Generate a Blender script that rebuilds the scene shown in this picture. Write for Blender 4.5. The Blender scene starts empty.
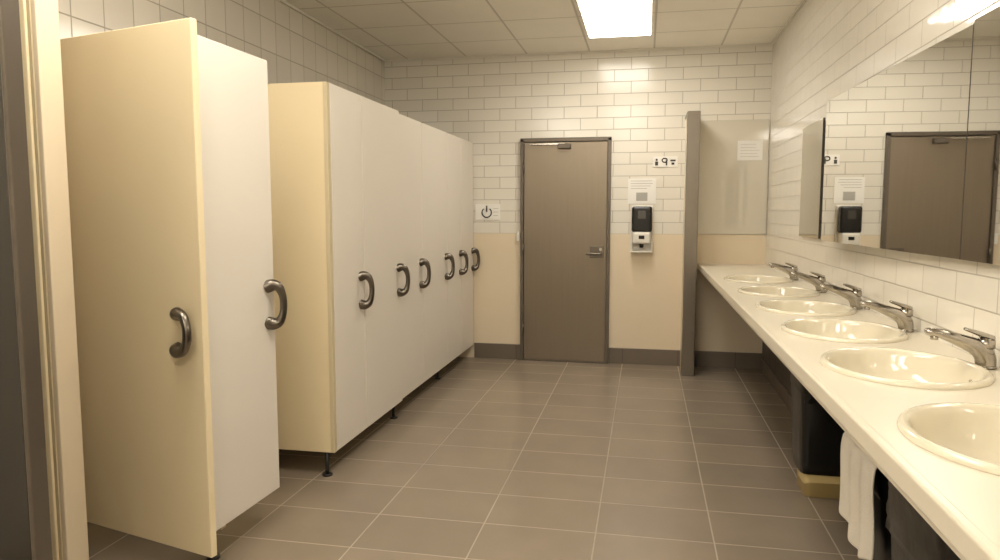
import bpy, bmesh, math, random
from mathutils import Vector, Matrix
random.seed(4)
sc = bpy.context.scene
sc.view_settings.view_transform = 'Standard'
COL = sc.collection

# ---------------------------------------------------------------- materials
def srgb(r, g, b):
    def c(v):
        v /= 255.0
        return v/12.92 if v <= 0.04045 else ((v+0.055)/1.055)**2.4
    return (c(r), c(g), c(b), 1)

def mat(name, col, rough=0.5, metal=0.0, noise=0.0, nscale=8, bump=0.0, bscale=60, spec=0.5, coat=0.0, stretch=None):
    m = bpy.data.materials.new(name); m.use_nodes = True
    nt = m.node_tree; b = nt.nodes['Principled BSDF']
    b.inputs['Base Color'].default_value = col
    b.inputs['Roughness'].default_value = rough
    b.inputs['Metallic'].default_value = metal
    b.inputs['Specular IOR Level'].default_value = spec
    b.inputs['Coat Weight'].default_value = coat
    tc = nt.nodes.new('ShaderNodeTexCoord')
    mp = nt.nodes.new('ShaderNodeMapping')
    nt.links.new(tc.outputs['Object'], mp.inputs['Vector'])
    if stretch: mp.inputs['Scale'].default_value = stretch
    if noise > 0:
        n = nt.nodes.new('ShaderNodeTexNoise'); n.inputs['Scale'].default_value = nscale
        n.inputs['Detail'].default_value = 5
        nt.links.new(mp.outputs[0], n.inputs['Vector'])
        mx = nt.nodes.new('ShaderNodeMix'); mx.data_type = 'RGBA'
        mx.inputs[6].default_value = tuple(c*(1-noise) for c in col[:3])+(1,)
        mx.inputs[7].default_value = tuple(min(1, c*(1+noise)) for c in col[:3])+(1,)
        nt.links.new(n.outputs['Fac'], mx.inputs[0])
        nt.links.new(mx.outputs[2], b.inputs['Base Color'])
    if bump > 0:
        n2 = nt.nodes.new('ShaderNodeTexNoise'); n2.inputs['Scale'].default_value = bscale
        nt.links.new(mp.outputs[0], n2.inputs['Vector'])
        bp = nt.nodes.new('ShaderNodeBump'); bp.inputs['Strength'].default_value = bump
        bp.inputs['Distance'].default_value = 0.002
        nt.links.new(n2.outputs['Fac'], bp.inputs['Height'])
        nt.links.new(bp.outputs[0], b.inputs['Normal'])
    return m

def tile_mat(name, c1, c2, grout, w, h, mortar, axes, rough, offset=0.5, origin=(0, 0), noise=0.0, bumpd=0.002, wave=0.0):
    m = bpy.data.materials.new(name); m.use_nodes = True
    nt = m.node_tree; b = nt.nodes['Principled BSDF']
    g = nt.nodes.new('ShaderNodeNewGeometry')
    s = nt.nodes.new('ShaderNodeSeparateXYZ'); nt.links.new(g.outputs['Position'], s.inputs[0])
    cb = nt.nodes.new('ShaderNodeCombineXYZ')
    for i in range(2):
        a = nt.nodes.new('ShaderNodeMath'); a.operation = 'ADD'
        a.inputs[1].default_value = 30*(w if i == 0 else h*2) - origin[i]
        nt.links.new(s.outputs[axes[i]], a.inputs[0]); nt.links.new(a.outputs[0], cb.inputs[i])
    br = nt.nodes.new('ShaderNodeTexBrick')
    br.offset = offset; br.squash = 1
    br.inputs['Scale'].default_value = 1
    br.inputs['Brick Width'].default_value = w
    br.inputs['Row Height'].default_value = h
    br.inputs['Mortar Size'].default_value = mortar
    br.inputs['Mortar Smooth'].default_value = 0.3
    br.inputs['Bias'].default_value = 0
    br.inputs['Color1'].default_value = c1
    br.inputs['Color2'].default_value = c2
    br.inputs['Mortar'].default_value = grout
    nt.links.new(cb.outputs[0], br.inputs['Vector'])
    colout = br.outputs['Color']
    if noise > 0:
        n = nt.nodes.new('ShaderNodeTexNoise'); n.inputs['Scale'].default_value = 3.5; n.inputs['Detail'].default_value = 8
        nt.links.new(g.outputs['Position'], n.inputs['Vector'])
        mr = nt.nodes.new('ShaderNodeMapRange'); mr.inputs[1].default_value = .3; mr.inputs[2].default_value = .7
        mr.inputs[3].default_value = 1-noise; mr.inputs[4].default_value = 1+noise
        nt.links.new(n.outputs['Fac'], mr.inputs[0])
        mx = nt.nodes.new('ShaderNodeVectorMath'); mx.operation = 'SCALE'
        nt.links.new(colout, mx.inputs[0]); nt.links.new(mr.outputs[0], mx.inputs['Scale'])
        colout = mx.outputs[0]
    nt.links.new(colout, b.inputs['Base Color'])
    rr = nt.nodes.new('ShaderNodeMapRange'); rr.inputs[3].default_value = rough; rr.inputs[4].default_value = .8
    nt.links.new(br.outputs['Fac'], rr.inputs[0]); nt.links.new(rr.outputs[0], b.inputs['Roughness'])
    inv = nt.nodes.new('ShaderNodeMath'); inv.operation = 'SUBTRACT'; inv.inputs[0].default_value = 1
    nt.links.new(br.outputs['Fac'], inv.inputs[1])
    bp = nt.nodes.new('ShaderNodeBump'); bp.inputs['Strength'].default_value = .6; bp.inputs['Distance'].default_value = bumpd
    nt.links.new(inv.outputs[0], bp.inputs['Height'])
    last = bp
    if wave > 0:
        n3 = nt.nodes.new('ShaderNodeTexNoise'); n3.inputs['Scale'].default_value = 9; n3.inputs['Detail'].default_value = 1
        nt.links.new(g.outputs['Position'], n3.inputs['Vector'])
        bp2 = nt.nodes.new('ShaderNodeBump'); bp2.inputs['Strength'].default_value = wave; bp2.inputs['Distance'].default_value = .006
        nt.links.new(n3.outputs['Fac'], bp2.inputs['Height']); nt.links.new(bp.outputs[0], bp2.inputs['Normal'])
        last = bp2
    nt.links.new(last.outputs[0], b.inputs['Normal'])
    return m

def emit(name, col, st):
    m = bpy.data.materials.new(name); m.use_nodes = True
    b = m.node_tree.nodes['Principled BSDF']
    b.inputs['Base Color'].default_value = (1, 1, 1, 1)
    b.inputs['Emission Color'].default_value = col
    b.inputs['Emission Strength'].default_value = st
    return m

wt1, wt2, wg = srgb(232, 226, 214), srgb(227, 221, 208), srgb(176, 168, 154)
M_back = tile_mat('white_tile_back', wt1, wt2, wg, .30, .105, .003, (0, 2), .16, origin=(0, 1.2), wave=.2)
M_side = tile_mat('white_tile_side', wt1, wt2, wg, .30, .105, .003, (1, 2), .07, origin=(0, 1.2), wave=.15)
M_left = tile_mat('white_tile_left', srgb(222, 215, 202), srgb(217, 210, 197), srgb(168, 160, 146), .20, .21, .004, (1, 2), .15, origin=(0, 1.2), offset=0, wave=.15)
M_floor = tile_mat('floor_tile', srgb(146, 132, 115), srgb(137, 124, 108), srgb(170, 157, 138), .50, .34, .0036, (0, 1), .24, offset=0, origin=(.31, 0), noise=.07, bumpd=.001)
M_base = tile_mat('skirting_tile', srgb(116, 104, 91), srgb(110, 99, 86), srgb(84, 76, 66), .5, .5, .003, (0, 2), .35, offset=0, origin=(.31, -.1))
M_baseS = tile_mat('skirting_tile_side', srgb(112, 100, 88), srgb(106, 94, 82), srgb(80, 72, 64), .3, .3, .003, (1, 2), .35, offset=0, origin=(0, -.1))
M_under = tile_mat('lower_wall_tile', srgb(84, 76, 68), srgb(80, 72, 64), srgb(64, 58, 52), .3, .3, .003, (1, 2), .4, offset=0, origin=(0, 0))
M_ceil = tile_mat('ceiling_tile', srgb(252, 247, 236), srgb(250, 245, 233), srgb(216, 209, 196), .57, .60, .009, (0, 1), .85, offset=0, origin=(.045, 6.10), noise=.015, bumpd=.004)
M_wains = mat('wainscot_beige', srgb(230, 214, 187), .20, noise=.015, nscale=3)
M_front = mat('painted_front_wall', srgb(240, 235, 224), .6, noise=.01, nscale=3)
M_cream = mat('cream_laminate', srgb(232, 215, 178), .38, noise=.02, nscale=3, bump=.15, bscale=250)
M_white = mat('white_laminate', srgb(228, 220, 208), .40, noise=.015, nscale=3, bump=.15, bscale=250)
M_edge = mat('laminate_edge', srgb(205, 190, 156), .5, noise=.02)
M_dark = mat('dark_plastic', srgb(30, 29, 28), .35, noise=.1, nscale=20)
M_black = mat('black_bag', srgb(16, 16, 17), .3, noise=.2, nscale=10, bump=.9, bscale=14)
M_steeldoor = mat('brushed_steel_door', srgb(139, 127, 111), .32, .72, noise=.06, nscale=4, bump=.12, bscale=90, stretch=(14, 1, .5))
M_frame = mat('door_frame_steel', srgb(108, 99, 88), .35, .5, noise=.05)
M_col = mat('column_steel', srgb(138, 130, 119), .27, .8, noise=.05, stretch=(14, 8, .3))
M_nickel = mat('brushed_nickel', srgb(118, 111, 102), .28, 1.0, noise=.06, nscale=30)
M_chrome = mat('chrome', srgb(176, 170, 161), .16, 1.0, noise=.02)
M_inox = mat('stainless_sheet', srgb(92, 90, 87), .25, .95, noise=.12, nscale=5, stretch=(6, 6, .3))
M_counter = mat('counter_solid_surface', srgb(220, 211, 192), .28, noise=.02, nscale=200)
M_ceram = mat('cream_ceramic', srgb(223, 214, 192), .08, noise=.01, coat=.5)
M_mirror = mat('mirror_glass', (.80, .80, .77, 1), .015, 1.0, noise=.005, nscale=2)
M_paper = mat('paper_notice', srgb(240, 237, 230), .6, noise=.02)
M_ink = mat('ink', srgb(60, 55, 52), .6, noise=.05)
M_ink2 = mat('grey_print', srgb(176, 172, 164), .6, noise=.05)
M_blackpl = mat('dispenser_black', srgb(18, 17, 17), .2, noise=.1)
M_whitepl = mat('dispenser_white', srgb(226, 221, 210), .3, noise=.02)
M_pane = mat('satin_glass_panel', srgb(212, 205, 189), .05, noise=.015, nscale=2, coat=1.0)
M_cloth = mat('white_towel', srgb(222, 214, 200), .9, noise=.06, nscale=20, bump=.8, bscale=120)
M_yellow = mat('yellow_plastic', srgb(222, 200, 142), .45, noise=.04)
M_seal = mat('dark_seal', srgb(60, 52, 45), .6, noise=.05)
M_light = emit('light_diffuser', (1, .94, .83, 1), 15)
M_light_unseen = emit('light_diffuser_unseen', (1, .94, .83, 1), 12)  # only on the fixtures out of view
M_lframe = mat('lamp_frame', srgb(225, 220, 208), .5, noise=.01)

# ---------------------------------------------------------------- helpers
def link(ob, parent=None):
    COL.objects.link(ob)
    if parent: ob.parent = parent
    return ob
def empty(name, loc=(0, 0, 0)):
    e = bpy.data.objects.new(name, None); e.location = loc; e.empty_display_size = .1
    return link(e)
def frombm(name, bm, m, parent=None, smooth=False):
    me = bpy.data.meshes.new(name); bm.normal_update(); bm.to_mesh(me); bm.free()
    if not isinstance(m, (list, tuple)): m = [m]
    for x in m: me.materials.append(x)
    if smooth:
        for p in me.polygons: p.use_smooth = True
    return link(bpy.data.objects.new(name, me), parent)
def box(name, x0, x1, y0, y1, z0, z1, m, parent=None, bev=0.0, seg=2):
    bm = bmesh.new(); bmesh.ops.create_cube(bm, size=1)
    for v in bm.verts:
        v.co = Vector(((x0+x1)/2+v.co.x*(x1-x0), (y0+y1)/2+v.co.y*(y1-y0), (z0+z1)/2+v.co.z*(z1-z0)))
    if bev > 0: bmesh.ops.bevel(bm, geom=bm.edges[:], offset=bev, segments=seg, affect='EDGES', profile=.5)
    return frombm(name, bm, m, parent)
def slab(name, p0, p1, z0, z1, th, m, parent=None, bev=.002):
    """vertical panel between plan points p0,p1, thickness th to the left side of p0->p1"""
    bm = bmesh.new()
    a = Vector((p0[0], p0[1], 0)); b = Vector((p1[0], p1[1], 0)); d = (b-a).normalized(); n = Vector((-d.y, d.x, 0))*th
    vs = [a, b, b+n, a+n]
    lo = [bm.verts.new((v.x, v.y, z0)) for v in vs]; hi = [bm.verts.new((v.x, v.y, z1)) for v in vs]
    bm.faces.new(lo[::-1]); bm.faces.new(hi)
    for i in range(4): bm.faces.new((lo[i], lo[(i+1) % 4], hi[(i+1) % 4], hi[i]))
    bmesh.ops.recalc_face_normals(bm, faces=bm.faces[:])
    if bev: bmesh.ops.bevel(bm, geom=bm.edges[:], offset=bev, segments=1, affect='EDGES')
    return frombm(name, bm, m, parent)
def cyl(name, p, r, h, m, parent=None, axis='Z', r2=None, seg=24, bev=0):
    bm = bmesh.new()
    bmesh.ops.create_cone(bm, cap_ends=True, segments=seg, radius1=r, radius2=r if r2 is None else r2, depth=h)
    if bev: bmesh.ops.bevel(bm, geom=[e for e in bm.edges if len([f for f in e.link_faces if len(f.verts) > 4])], offset=bev, segments=2, affect='EDGES')
    if axis == 'X': bmesh.ops.rotate(bm, verts=bm.verts, matrix=Matrix.Rotation(math.pi/2, 3, 'Y'))
    if axis == 'Y': bmesh.ops.rotate(bm, verts=bm.verts, matrix=Matrix.Rotation(math.pi/2, 3, 'X'))
    bmesh.ops.translate(bm, verts=bm.verts, vec=Vector(p))
    ob = frombm(name, bm, m, parent)
    for f in ob.data.polygons: f.use_smooth = len(f.vertices) == 4
    return ob
def catmull(pts, n=6):
    P = [pts[0]]+list(pts)+[pts[-1]]; out = []
    for i in range(1, len(P)-2):
        for k in range(n):
            t = k/n
            out.append(tuple(.5*((2*P[i][j])+(-P[i-1][j]+P[i+1][j])*t+(2*P[i-1][j]-5*P[i][j]+4*P[i+1][j]-P[i+2][j])*t*t+(-P[i-1][j]+3*P[i][j]-3*P[i+1][j]+P[i+2][j])*t**3) for j in range(len(pts[0]))))
    out.append(tuple(pts[-1])); return out
def tube(name, pts, m, parent=None, seg=12, side=None):
    """pts: (x,y,z,rw,rh): rw half-width along 'side', rh half-thickness"""
    S = catmull(pts); bm = bmesh.new(); rings = []
    side = Vector(side).normalized() if side else None
    for i, s in enumerate(S):
        p = Vector(s[:3]); a = Vector(S[max(0, i-1)][:3]); b = Vector(S[min(len(S)-1, i+1)][:3]); t = (b-a).normalized()
        sd = side if side else (t.cross(Vector((0, 0, 1))) if abs(t.z) < .95 else Vector((1, 0, 0))).normalized()
        up = t.cross(sd).normalized()
        rings.append([bm.verts.new(p+sd*math.cos(q)*s[3]+up*math.sin(q)*s[4]) for q in [2*math.pi*k/seg for k in range(seg)]])
    for r0, r1 in zip(rings, rings[1:]):
        for k in range(seg): bm.faces.new((r0[k], r0[(k+1) % seg], r1[(k+1) % seg], r1[k]))
    bm.faces.new(rings[0][::-1]); bm.faces.new(rings[-1])
    bmesh.ops.recalc_face_normals(bm, faces=bm.faces[:])
    return frombm(name, bm, m, parent, True)

# ---------------------------------------------------------------- room shell
LX, RX, BY, CH, FY = -2.474, 1.04, 6.68, 2.84, -1.6
box('floor', LX-.1, RX+.1, FY-.1, BY+.1, -.1, 0, M_floor)
box('ceiling', LX-.1, RX+.1, FY-.1, BY+.1, CH, CH+.1, M_ceil)
WZ = 1.2
w = empty('wall_back')
box('wall_back_tiles', LX-.1, RX+.1, BY, BY+.1, WZ, CH, M_back, w)
box('wall_back_wainscot', LX-.1, RX+.1, BY, BY+.1, 0, WZ, M_wains, w)
box('wall_left', LX-.1, LX, FY, BY, 0, CH, M_left)
w = empty('wall_right')
box('wall_right_tiles', RX, RX+.1, FY, BY, .9, CH, M_side, w)
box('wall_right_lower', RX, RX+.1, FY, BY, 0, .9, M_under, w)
box('wall_front', LX-.1, RX+.1, FY-.1, FY, 0, CH, M_front)
box('baseboard_back', -.315, RX-.001, BY-.012, BY+.001, 0, .145, M_base, bev=.003)
box('baseboard_back.001', -1.60, -1.15, BY-.012, BY+.001, 0, .145, M_base, bev=.003)
box('baseboard_right', RX-.012, RX+.001, FY, BY-.012, 0, .10, M_baseS, bev=.003)
box('trim_ceiling_back', LX, RX, BY-.02, BY, CH-.015, CH, M_lframe)
box('trim_ceiling_left', LX, LX+.02, FY, BY-.02, CH-.015, CH, M_lframe)
box('trim_ceiling_right', RX-.02, RX, FY, BY-.02, CH-.015, CH, M_lframe)

# return wall + jamb in the left foreground
w = empty('wall_return_left')
box('return_panel', LX, -1.99, 2.10, 2.20, 0, CH, M_wains, w, .004)
box('jamb_strip', -2.10, -2.02, 2.085, 2.10, 0, CH, M_cream, w, .004)
box('jamb_shadow_gap', -2.02, -2.008, 2.095, 2.1005, 0, CH, M_edge, w)
# stainless cabinet door in the left foreground
d = empty('stainless_door')
box('leaf', -2.36, -1.545, 1.52, 1.565, .02, 2.3, M_inox, d, .006)
box('edge_strip', -1.546, -1.532, 1.515, 1.57, .02, 2.3, M_frame, d, .004)
cyl('hinge_post', (-2.38, 1.54, 1.2), .02, 2.4, M_frame, d)
box('lock_plate', -1.75, -1.68, 1.512, 1.521, 1.0, 1.2, M_frame, d, .003)
tube('lever', [(-1.71, 1.512, 1.1, .01, .01), (-1.71, 1.47, 1.1, .01, .01), (-1.76, 1.462, 1.1, .01, .01), (-1.83, 1.462, 1.1, .01, .01)], M_frame, d)

# ---------------------------------------------------------------- door in back wall
D = empty('door_1')
dx0, dx1 = -1.147, -.317
box('frame_left', dx0, dx0+.03, BY-.05, BY, 0, 2.07, M_frame, D, .003)
box('frame_right', dx1-.03, dx1, BY-.05, BY, 0, 2.07, M_frame, D, .003)
box('frame_top', dx0, dx1, BY-.05, BY, 2.04, 2.075, M_frame, D, .003)
box('leaf', dx0+.033, dx1-.033, BY-.032, BY-.001, .012, 2.036, M_steeldoor, D, .002)
box('threshold', dx0+.03, dx1-.03, BY-.045, BY, 0, .011, M_frame, D)
box('closer_body', -.80, -.68, BY-.08, BY-.03, 1.975, 2.02, M_frame, D, .006)
box('closer_arm', -1.06, -.74, BY-.065, BY-.055, 2.012, 2.024, M_chrome, D)
box('lock_plate', -.50, -.375, BY-.04, BY-.031, .98, 1.09, M_nickel, D, .004)
cyl('lock_cylinder', (-.40, BY-.048, 1.06), .014, .02, M_chrome, D, 'Y')
tube('lever_handle', [(-.40, BY-.035, 1.02, .01, .01), (-.40, BY-.085, 1.02, .01, .01), (-.43, BY-.09, 1.02, .01, .01), (-.53, BY-.09, 1.02, .009, .009)], M_nickel, D)
for z in (.3, 1.05, 1.8): cyl('hinge', (dx0+.03, BY-.055, z), .008, .1, M_nickel, D)
box('cable_box', -1.185, -1.155, BY-.03, BY, 1.13, 1.22, M_paper, D, .003)

# ---------------------------------------------------------------- stalls
def handle(parent, x, y, z, n, side, s=1.0, ks=1.0, name='pull_handle'):
    """chunky C pull. n = outward normal, side = in-plane horizontal toward free edge"""
    n = Vector(n).normalized(); sd = Vector(side).normalized()
    prof = [(0, -.014, .078, .024, .028), (.022, -.002, .084, .024, .027), (.044, .010, .074, .022, .021), (.057, .018, .040, .020, .015), (.060, .021, 0, .020, .014),
            (.057, .018, -.040, .020, .015), (.044, .010, -.074, .022, .021), (.022, -.002, -.084, .024, .027), (0, -.014, -.078, .024, .028)]
    pts = []
    for o, k, h, rw, rh in prof:
        p = Vector((x, y, z))+n*o*s+sd*(k)*s*ks+Vector((0, 0, h*s)); pts.append((p.x, p.y, p.z, rw*s, rh*s))
    return tube(name, pts, M_nickel, parent, 14, side=sd)

SX = -1.6; ZB, ZT = .13, 2.055
def stall_door(name, y0, y1, x, top=ZT, bot=ZB, hz=.955, ajar=0.0, hoff=.052):
    e = empty(name)
    slab('leaf', (x-ajar, y0+.004), (x, y1-.004), bot, top, .026, M_white, e, .003)
    handle(e, x-.002, y1-hoff, hz, (1, 0, 0), (0, 1, 0), 1.0)
    for z in (bot+.2, top-.2): cyl('hinge', (x-ajar-.030, y0+.012, z), .007, .08, M_nickel, e)
    return e
stall_door('stall_door', 2.37, 2.90, SX, bot=.16, top=2.045, ajar=.02, hz=1.0)
YA = [3.495, 3.91, 4.55]
stall_door('stall_door', YA[0], YA[1], SX+.01)
stall_door('stall_door', YA[1], YA[2], SX+.01)
YB = [4.575, 5.07, 5.745, 6.21, 6.665]
for a, b in zip(YB, YB[1:]): stall_door('stall_door', a, b, SX-.004, top=2.045)

def partition(y, x0=LX+.002, x1=SX-.02, top=ZT, bot=ZB, foot=True):
    e = empty('stall_partition')
    box('panel', x0, x1, y-.015, y+.015, bot, top, M_cream, e, .002)
    box('edge_post', x1, x1+.022, y-.017, y+.017, bot, top, M_edge, e, .003)
    if foot:
        cyl('foot_post', (x1-.03, y, bot/2), .011, bot+.01, M_dark, e)
        cyl('foot_disc', (x1-.03, y, .006), .026, .012, M_dark, e)
    return e
partition(3.475, x1=SX-.012)
partition(4.562, x1=SX-.03)
partition(5.745, x1=SX-.066)
partition(2.52, x1=SX-.066)
r = empty('stall_head_rail')
box('rail', SX-.075, SX-.05, 3.495, 4.54, 2.0, 2.04, M_cream, r)
box('rail_far', SX-.085, SX-.06, 4.59, 5.72, 2.0, 2.035, M_cream, r)
box('rail_end', SX-.085, SX-.06, 5.77, BY, 2.0, 2.035, M_cream, r)

# open cream door in the foreground
e = empty('open_stall_door')
pa, pb = Vector((-2.26, 2.455)), Vector((-1.532, 2.265))
dd = (pb-pa).normalized(); nn = Vector((dd.y, -dd.x))   # toward camera (-y)
slab('leaf', (pa.x, pa.y), (pb.x, pb.y), .14, 2.06, .028, M_cream, e, .003)
hp = pb-dd*.064
def c_handle(parent, P, n, sd):
    """same pull seen frontally: thick feet, grip bowed toward the free edge"""
    n = Vector((n[0], n[1], 0)).normalized(); sd = Vector((sd[0], sd[1], 0)).normalized()
    prof = [(0, -.046, .056, .020, .023), (.022, -.042, .062, .021, .023), (.038, -.012, .070, .020, .020), (.046, .022, .058, .018, .016), (.050, .040, .026, .016, .015), (.051, .043, -.006, .016, .015),
            (.050, .037, -.036, .017, .015), (.046, .012, -.064, .018, .017), (.038, -.024, -.074, .020, .020), (.022, -.052, -.070, .021, .023), (0, -.056, -.064, .020, .023)]
    pts = []
    for o, k, h, rw, rh in prof:
        p = Vector(P)+n*o+sd*k+Vector((0, 0, h)); pts.append((p.x, p.y, p.z, rw, rh))
    S = catmull(pts); bm = bmesh.new(); rings = []; seg = 14; prev = None
    for i, s in enumerate(S):
        p = Vector(s[:3]); a = Vector(S[max(0, i-1)][:3]); b = Vector(S[min(len(S)-1, i+1)][:3]); t = (b-a).normalized()
        if prev is None: prev = (sd-t*sd.dot(t)).normalized()
        else: prev = (prev-t*prev.dot(t)).normalized()
        up = t.cross(prev).normalized()
        rings.append([bm.verts.new(p+prev*math.cos(q)*s[3]+up*math.sin(q)*s[4]) for q in [2*math.pi*k/seg for k in range(seg)]])
    for r0, r1 in zip(rings, rings[1:]):
        for k in range(seg): bm.faces.new((r0[k], r0[(k+1) % seg], r1[(k+1) % seg], r1[k]))
    bm.faces.new(rings[0][::-1]); bm.faces.new(rings[-1])
    bmesh.ops.recalc_face_normals(bm, faces=bm.faces[:])
    frombm('pull_handle', bm, M_nickel, parent, True)
c_handle(e, (hp.x, hp.y, .975), nn, dd)
for z in (.35, 1.85): cyl('hinge', (pa.x, pa.y-.012, z), .01, .09, M_nickel, e)

# ---------------------------------------------------------------- fin wall / column, glass panel
f = empty('partition_column')
box('core', .330, .420, 6.285, BY, 0, 2.225, M_wains, f)
box('steel_cap', .322, .429, 6.265, 6.33, 0, 2.235, M_col, f, .006)
box('steel_wrap', .322, .429, 6.33, BY-.001, 2.215, 2.235, M_col, f, .003)
p = empty('glass_wall_panel')
box('pane', .435, RX-.006, BY-.012, BY-.001, 1.205, 2.20, M_pane, p, .003)

# ---------------------------------------------------------------- signs & notices
def lines(parent, x0, x1, y, z0, z1, n, th=.004, m=None):
    for i in range(n):
        z = z1-(i+.5)*(z1-z0)/n
        box('text_line', x0, x1-random.random()*.3*(x1-x0), y-.0008, y, z-th/2, z+th/2, m or M_ink, parent)
s = empty('toilet_sign')
box('plate', -1.585, -1.345, BY-.008, BY, 1.325, 1.475, M_paper, s, .003)
tube('ring_icon', [(-1.475+.045*math.cos(a), BY-.011, 1.395+.045*math.sin(a), .006, .006) for a in [math.radians(130+28*k) for k in range(11)]], M_ink, s, 8)
box('bar_icon', -1.481, -1.469, BY-.014, BY-.008, 1.40, 1.46, M_ink, s)
lines(s, -1.41, -1.36, BY-.008, 1.35, 1.45, 3, m=M_ink2)
s = empty('wall_sign')
box('plate', .05, .27, BY-.008, BY, 1.80, 1.895, M_paper, s, .002)
cyl('icon_dot', (.085, BY-.009, 1.865), .010, .002, M_ink, s, 'Y')
box('icon_body', .072, .098, BY-.010, BY-.008, 1.815, 1.85, M_ink, s)
tube('icon_loop', [(.155+.022*math.cos(a), BY-.010, 1.86+.018*math.sin(a), .005, .005) for a in [math.radians(40*k) for k in range(10)]], M_ink, s, 8)
box('icon_stem', .165, .178, BY-.010, BY-.008, 1.815, 1.86, M_ink, s)
box('icon_bar', .205, .25, BY-.010, BY-.008, 1.85, 1.865, M_ink, s)
box('icon_bar_low', .215, .24, BY-.010, BY-.008, 1.82, 1.84, M_ink, s)
s = empty('instruction_notice')
box('sheet', -.165, .085, BY-.006, BY, 1.475, 1.70, M_paper, s)
lines(s, -.14, .06, BY-.006, 1.60, 1.69, 4, m=M_ink2)
box('picture', -.09, .01, BY-.0075, BY-.006, 1.50, 1.575, M_ink2, s)
s = empty('paper_notice')
box('sheet', .775, .985, BY-.014, BY-.0125, 1.85, 2.02, M_paper, s)
lines(s, .80, .97, BY-.014, 1.87, 2.00, 5, .003, M_ink2)

# soap dispenser
s = empty('soap_dispenser')
box('back_plate', -.135, .065, BY-.02, BY, 1.03, 1.46, M_whitepl, s, .008)
box('tank_cover', -.125, .055, BY-.11, BY-.018, 1.22, 1.45, M_blackpl, s, .022, 4)
box('sight_window', -.07, .0, BY-.1125, BY-.109, 1.34, 1.41, M_inox, s, .001)
box('push_lever', -.115, .045, BY-.12, BY-.018, 1.115, 1.222, M_whitepl, s, .02, 4)
box('push_logo', -.06, -.01, BY-.122, BY-.1195, 1.16, 1.19, M_blackpl, s, .001)
cyl('nozzle', (-.035, BY-.07, 1.10), .016, .04, M_blackpl, s, r2=.022)
box('drip_tray', -.125, .055, BY-.10, BY-.018, 1.035, 1.05, M_whitepl, s, .006)
box('drip_side_l', -.132, -.118, BY-.07, BY-.018, 1.04, 1.13, M_whitepl, s, .004)
box('drip_side_r', .048, .062, BY-.07, BY-.018, 1.04, 1.13, M_whitepl, s, .004)

# ---------------------------------------------------------------- counter & sinks
CX, CZ = .475, .94
SY = [1.58, 2.29, 2.96, 3.63, 4.34, 5.11]
SCX = .75; ax, ay = .220, .268
C = empty('washbasin_counter')
bm = bmesh.new()
Y0, Y1 = .2, 6.66
def quad(a, b, c, d):
    bm.faces.new([bm.verts.new(v) for v in (a, b, c, d)])
edges = [Y0]+[(SY[i]+SY[i+1])/2 for i in range(len(SY)-1)]+[Y1]
XR = RX-.001
for i, y in enumerate(SY):
    a0, a1 = max(edges[i], y-.30), min(edges[i+1], y+.30)
    if a0 > edges[i]+.001: quad((CX, edges[i], CZ), (XR, edges[i], CZ), (XR, a0, CZ), (CX, a0, CZ))
    if a1 < edges[i+1]-.001: quad((CX, a1, CZ), (XR, a1, CZ), (XR, edges[i+1], CZ), (CX, edges[i+1], CZ))
    N = 64; inner = []; outer = []
    for k in range(N):
        q = 2*math.pi*(k+.5)/N; c, s_ = math.cos(q), math.sin(q)
        inner.append(bm.verts.new((SCX+c*(ax-.02), y+s_*(ay-.02), CZ)))
        tx = ((XR-SCX)/c if c > 0 else (CX-SCX)/c) if abs(c) > 1e-6 else 1e9
        ty = ((a1-y)/s_ if s_ > 0 else (a0-y)/s_) if abs(s_) > 1e-6 else 1e9
        t = min(tx, ty); outer.append(bm.verts.new((SCX+c*t, y+s_*t, CZ)))
    for k in range(N):
        j = (k+1) % N
        bm.faces.new((inner[k], outer[k], outer[j], inner[j]))
    for cx_, cy_ in ((XR, a1), (CX, a1), (CX, a0), (XR, a0)):   # fill corners
        best = sorted(range(N), key=lambda k: (outer[k].co-Vector((cx_, cy_, CZ))).length)[:2]
        if len({round(outer[b].co.x, 4) for b in best}) > 1 and len({round(outer[b].co.y, 4) for b in best}) > 1:
            bm.faces.new((outer[best[0]], bm.verts.new((cx_, cy_, CZ)), outer[best[1]]))
bmesh.ops.recalc_face_normals(bm, faces=bm.faces[:])
for fc in bm.faces:
    fc.normal_update()
    if fc.normal.z < 0: fc.normal_flip()
frombm('top_surface', bm, M_counter, C)
box('front_edge', CX-.012, CX+.012, Y0, Y1, CZ-.045, CZ+.0015, M_counter, C, .006, 3)
box('apron', CX+.012, CX+.03, Y0, Y1, CZ-.075, CZ-.04, M_counter, C)
box('rear_edge', XR-.02, XR, Y0, Y1, CZ-.045, CZ-.001, M_counter, C)
box('end_edge', CX, XR, Y0-.02, Y0, CZ-.045, CZ+.001, M_counter, C, .004)
box('far_end_edge', CX, XR, Y1, Y1+.019, CZ-.045, CZ, M_counter, C)
for y in (.6, 1.93, 3.29, 4.72, 6.2):
    box('bracket_arm', CX+.03, XR-.001, y-.02, y+.02, CZ-.085, CZ-.045, M_frame, C)
    box('bracket_leg', XR-.04, XR-.001, y-.02, y+.02, CZ-.24, CZ-.04, M_frame, C)

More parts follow.
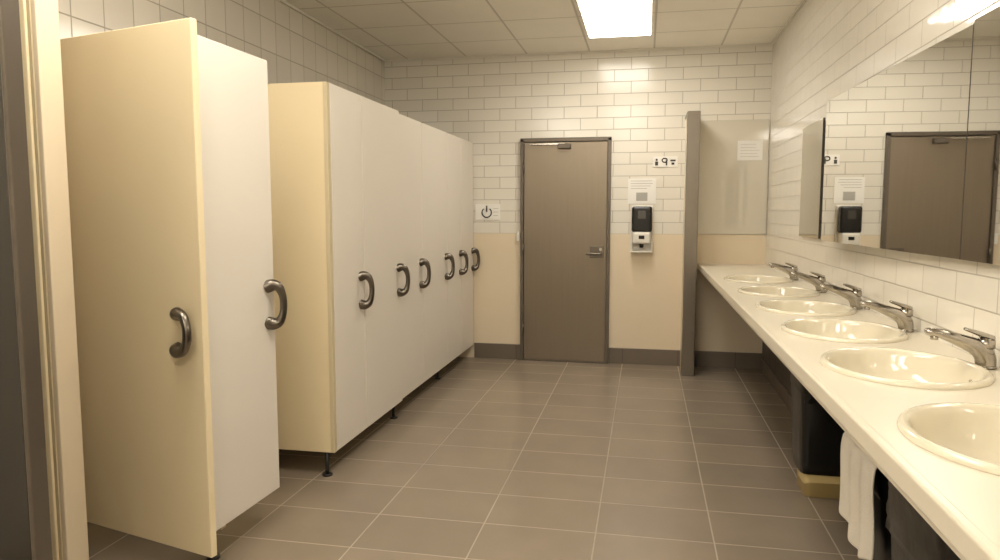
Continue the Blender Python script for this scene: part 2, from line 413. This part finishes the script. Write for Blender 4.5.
def basin(y):
    e = empty('washbasin')
    prof = [(1.0, 0.0005), (1.0, .006), (.985, .012), (.955, .015), (.92, .014), (.895, .008), (.875, -.006), (.85, -.03), (.80, -.065), (.70, -.10), (.52, -.125), (.3, -.138), (.09, -.145), (.085, -.155)]
    bm = bmesh.new(); N = 56; rings = []
    for r, z in prof:
        rings.append([bm.verts.new((SCX+math.cos(2*math.pi*k/N)*ax*r, y+math.sin(2*math.pi*k/N)*ay*r, CZ+z)) for k in range(N)])
    for r0, r1 in zip(rings, rings[1:]):
        for k in range(N): bm.faces.new((r0[k], r0[(k+1) % N], r1[(k+1) % N], r1[k]))
    bmesh.ops.recalc_face_normals(bm, faces=bm.faces[:])
    frombm('bowl', bm, M_ceram, e, True)
    cyl('drain', (SCX, y, CZ-.150), .021, .012, M_chrome, e)
    cyl('overflow', (SCX+ax*.85, y, CZ-.035), .009, .006, M_chrome, e, 'X')
    cyl('waste_pipe', (SCX, y, CZ-.175), .016, .05, M_chrome, e)
    cyl('bottle_trap', (SCX, y, CZ-.225), .03, .07, M_chrome, e, bev=.006)
    cyl('trap_arm', ((SCX+RX)/2, y, CZ-.215), .014, RX-SCX-.002, M_chrome, e, 'X')
    return e
def faucet(y):
    e = empty('faucet')
    x = RX-.047
    cyl('base_ring', (x, y, CZ+.005), .030, .009, M_chrome, e, bev=.003)
    tube('body', [(x, y, CZ+.008, .026, .027), (x-.004, y, CZ+.035, .026, .028), (x-.024, y, CZ+.060, .027, .026), (x-.070, y, CZ+.080, .026, .020), (x-.12, y, CZ+.098, .022, .015), (x-.155, y, CZ+.104, .019, .012), (x-.166, y, CZ+.101, .012, .007)], M_chrome, e, 16, side=(0, 1, 0))
    cyl('cartridge', (x-.002, y, CZ+.074), .024, .034, M_chrome, e, bev=.005)
    tube('lever', [(x+.014, y, CZ+.090, .018, .009), (x-.01, y, CZ+.098, .018, .009), (x-.035, y, CZ+.107, .015, .007), (x-.06, y, CZ+.115, .012, .005)], M_chrome, e, 12, side=(0, 1, 0))
    cyl('aerator', (x-.142, y, CZ+.088), .011, .014, M_chrome, e)
for y in SY:
    basin(y); faucet(y+.05)

# ---------------------------------------------------------------- mirrors (slightly toed-out from the wall)
def mirror(x0, y0, x1, y1, z0, z1):
    e = empty('wall_mirror')
    slab('glass', (x0, y0), (x1, y1), z0, z1, -.004, M_mirror, e, .0006)
    d = (Vector((x1-x0, y1-y0))).normalized(); n = Vector((d.y, -d.x))
    q0 = Vector((x0, y0))+n*.0042; q1 = Vector((x1, y1))+n*.0042
    slab('backing', q0, q1, z0+.004, z1-.004, -.004, M_seal, e, 0)
    for t in (.08, .92):
        c = q0.lerp(q1, t)+n*.004
        L = RX-c.x
        if L > .004:
            for z in (z0+.1, z1-.1): cyl('standoff', (c.x+L/2, c.y, z), .012, L, M_nickel, e, 'X')
    box('edge_seal', x0-.004, x0+.006, y0-.006, y0, z0, z1, M_seal, e)
    return e
mirror(1.010, 2.60, .943, 4.22, 1.245, 1.995)
mirror(1.029, 1.92, 1.006, 2.592, 1.245, 2.005)
mirror(1.029, 1.05, 1.029, 1.91, 1.245, 2.005)
mirror(1.020, 4.62, 1.020, 5.2, 1.24, 1.955)

# ---------------------------------------------------------------- bins & towel
def tapered(name, cx, cy, z0, z1, wx0, wy0, wx1, wy1, m, parent, wob=0):
    bm = bmesh.new(); rings = []
    levels = 8
    for i in range(levels+1):
        t = i/levels; wx = wx0+(wx1-wx0)*t; wy = wy0+(wy1-wy0)*t; z = z0+(z1-z0)*t
        ring = []
        for k in range(40):
            q = 2*math.pi*k/40; c, s_ = math.cos(q), math.sin(q)
            px = math.copysign(abs(c)**.3, c)*wx/2; py = math.copysign(abs(s_)**.3, s_)*wy/2
            wv = 1+wob*math.sin(k*2.3+i*.8)*.5+wob*(random.random()-.5)
            ring.append(bm.verts.new((cx+px*wv, cy+py*wv, z)))
        rings.append(ring)
    for dz in (0, -.12):
        rings.append([bm.verts.new(((v.co.x-cx)*.95+cx, (v.co.y-cy)*.95+cy, z1+dz)) for v in rings[levels]])
    for r0, r1 in zip(rings, rings[1:]):
        for k in range(40): bm.faces.new((r0[k], r0[(k+1) % 40], r1[(k+1) % 40], r1[k]))
    bm.faces.new(rings[0][::-1]); bm.faces.new(rings[-1])
    bmesh.ops.recalc_face_normals(bm, faces=bm.faces[:])
    return frombm(name, bm, m, parent, True)
b = empty('waste_bin')
tapered('bin_body', .885, 3.78, .12, .60, .23, .26, .27, .34, M_black, b, wob=.02)
tapered('bin_rim', .885, 3.78, .59, .645, .28, .36, .285, .37, M_dark, b)
tapered('base_tub', .89, 3.77, 0, .125, .19, .20, .21, .23, M_yellow, b)
b = empty('waste_bin')
tapered('bin_body', .86, 2.03, 0, .58, .26, .40, .30, .46, M_black, b, wob=.02)
tapered('bag_collar', .86, 2.03, .48, .645, .31, .47, .315, .48, M_black, b, wob=.03)
b = empty('waste_bin')
tapered('bin_body', .875, 2.50, 0, .56, .22, .32, .28, .36, M_black, b, wob=.01)
tapered('bag_collar', .875, 2.50, .50, .63, .285, .37, .29, .375, M_black, b, wob=.02)
# towel draped over the bin rim
bm = bmesh.new(); NU, NV = 26, 22; g = []
for i in range(NU):
    row = []; u = i/(NU-1)
    for j in range(NV):
        v = j/(NV-1)
        yy = 2.31+.36*u
        fold = .010*math.sin(u*19+v*1.5)*(0.15+v)
        if v < .15:
            zz = .640+.006*math.sin(u*9); xx = .80-(v/.15)*.085
        else:
            t = (v-.15)/.85
            zz = .640-t*(.31+.03*math.sin(u*5)); xx = .700-.012*math.sin(min(1, t*3)*1.57)+fold
        row.append(bm.verts.new((xx, yy+.01*math.sin(v*6), zz)))
    g.append(row)
for i in range(NU-1):
    for j in range(NV-1): bm.faces.new((g[i][j], g[i+1][j], g[i+1][j+1], g[i][j+1]))
tw = frombm('hand_towel', bm, M_cloth, None, True)
so = tw.modifiers.new('s', 'SOLIDIFY'); so.thickness = .008
sb = tw.modifiers.new('b', 'SUBSURF'); sb.levels = 1; sb.render_levels = 1

# ---------------------------------------------------------------- lights
def ceiling_or_fill_light(x0, x1, y0, y1, m, drop=.012):
    e = empty('ceiling_or_fill_light')
    box('diffuser', x0+.012, x1-.012, y0+.012, y1-.012, CH-drop, CH-.004, m, e)
    for a in ((x0, x1, y0, y0+.011), (x0, x1, y1-.011, y1), (x0, x0+.011, y0, y1), (x1-.011, x1, y0, y1)):
        box('frame', a[0], a[1], a[2], a[3], CH-.018, CH-.001, M_lframe, e)
ceiling_or_fill_light(-.49, .02, 4.90, 6.09, M_light, .022)
ceiling_or_fill_light(-.50, .02, 1.90, 3.10, M_light_unseen, .10)  # row fixture out of view; diffuser made deep so its sides brighten the ceiling
ceiling_or_fill_light(-.50, .02, -1.10, .10, M_light_unseen, .10)  # unseen, behind the camera; deepened likewise to throw light on the ceiling
ceiling_or_fill_light(-1.64, -1.12, 1.30, 2.50, M_light_unseen, .12)  # added fill light out of view on the left, to brighten the room
ceiling_or_fill_light(-1.64, -1.12, -1.10, .10, M_light_unseen, .12)  # second added fill, behind the camera, raising the overall light
wd = bpy.data.worlds.new('w'); sc.world = wd; wd.use_nodes = True
wd.node_tree.nodes['Background'].inputs[0].default_value = (.9, .85, .75, 1)
wd.node_tree.nodes['Background'].inputs[1].default_value = .3

# ---------------------------------------------------------------- camera
cam = bpy.data.cameras.new('cam'); co = bpy.data.objects.new('camera', cam); COL.objects.link(co)
cam.sensor_width = 36; cam.lens = 720/1000*36; cam.clip_start = .02
yaw = math.atan(.2019); pit = math.atan(68/720)
co.location = (0, 0, 1.4)
co.rotation_euler = (math.pi/2-pit, 0, yaw)
sc.camera = co
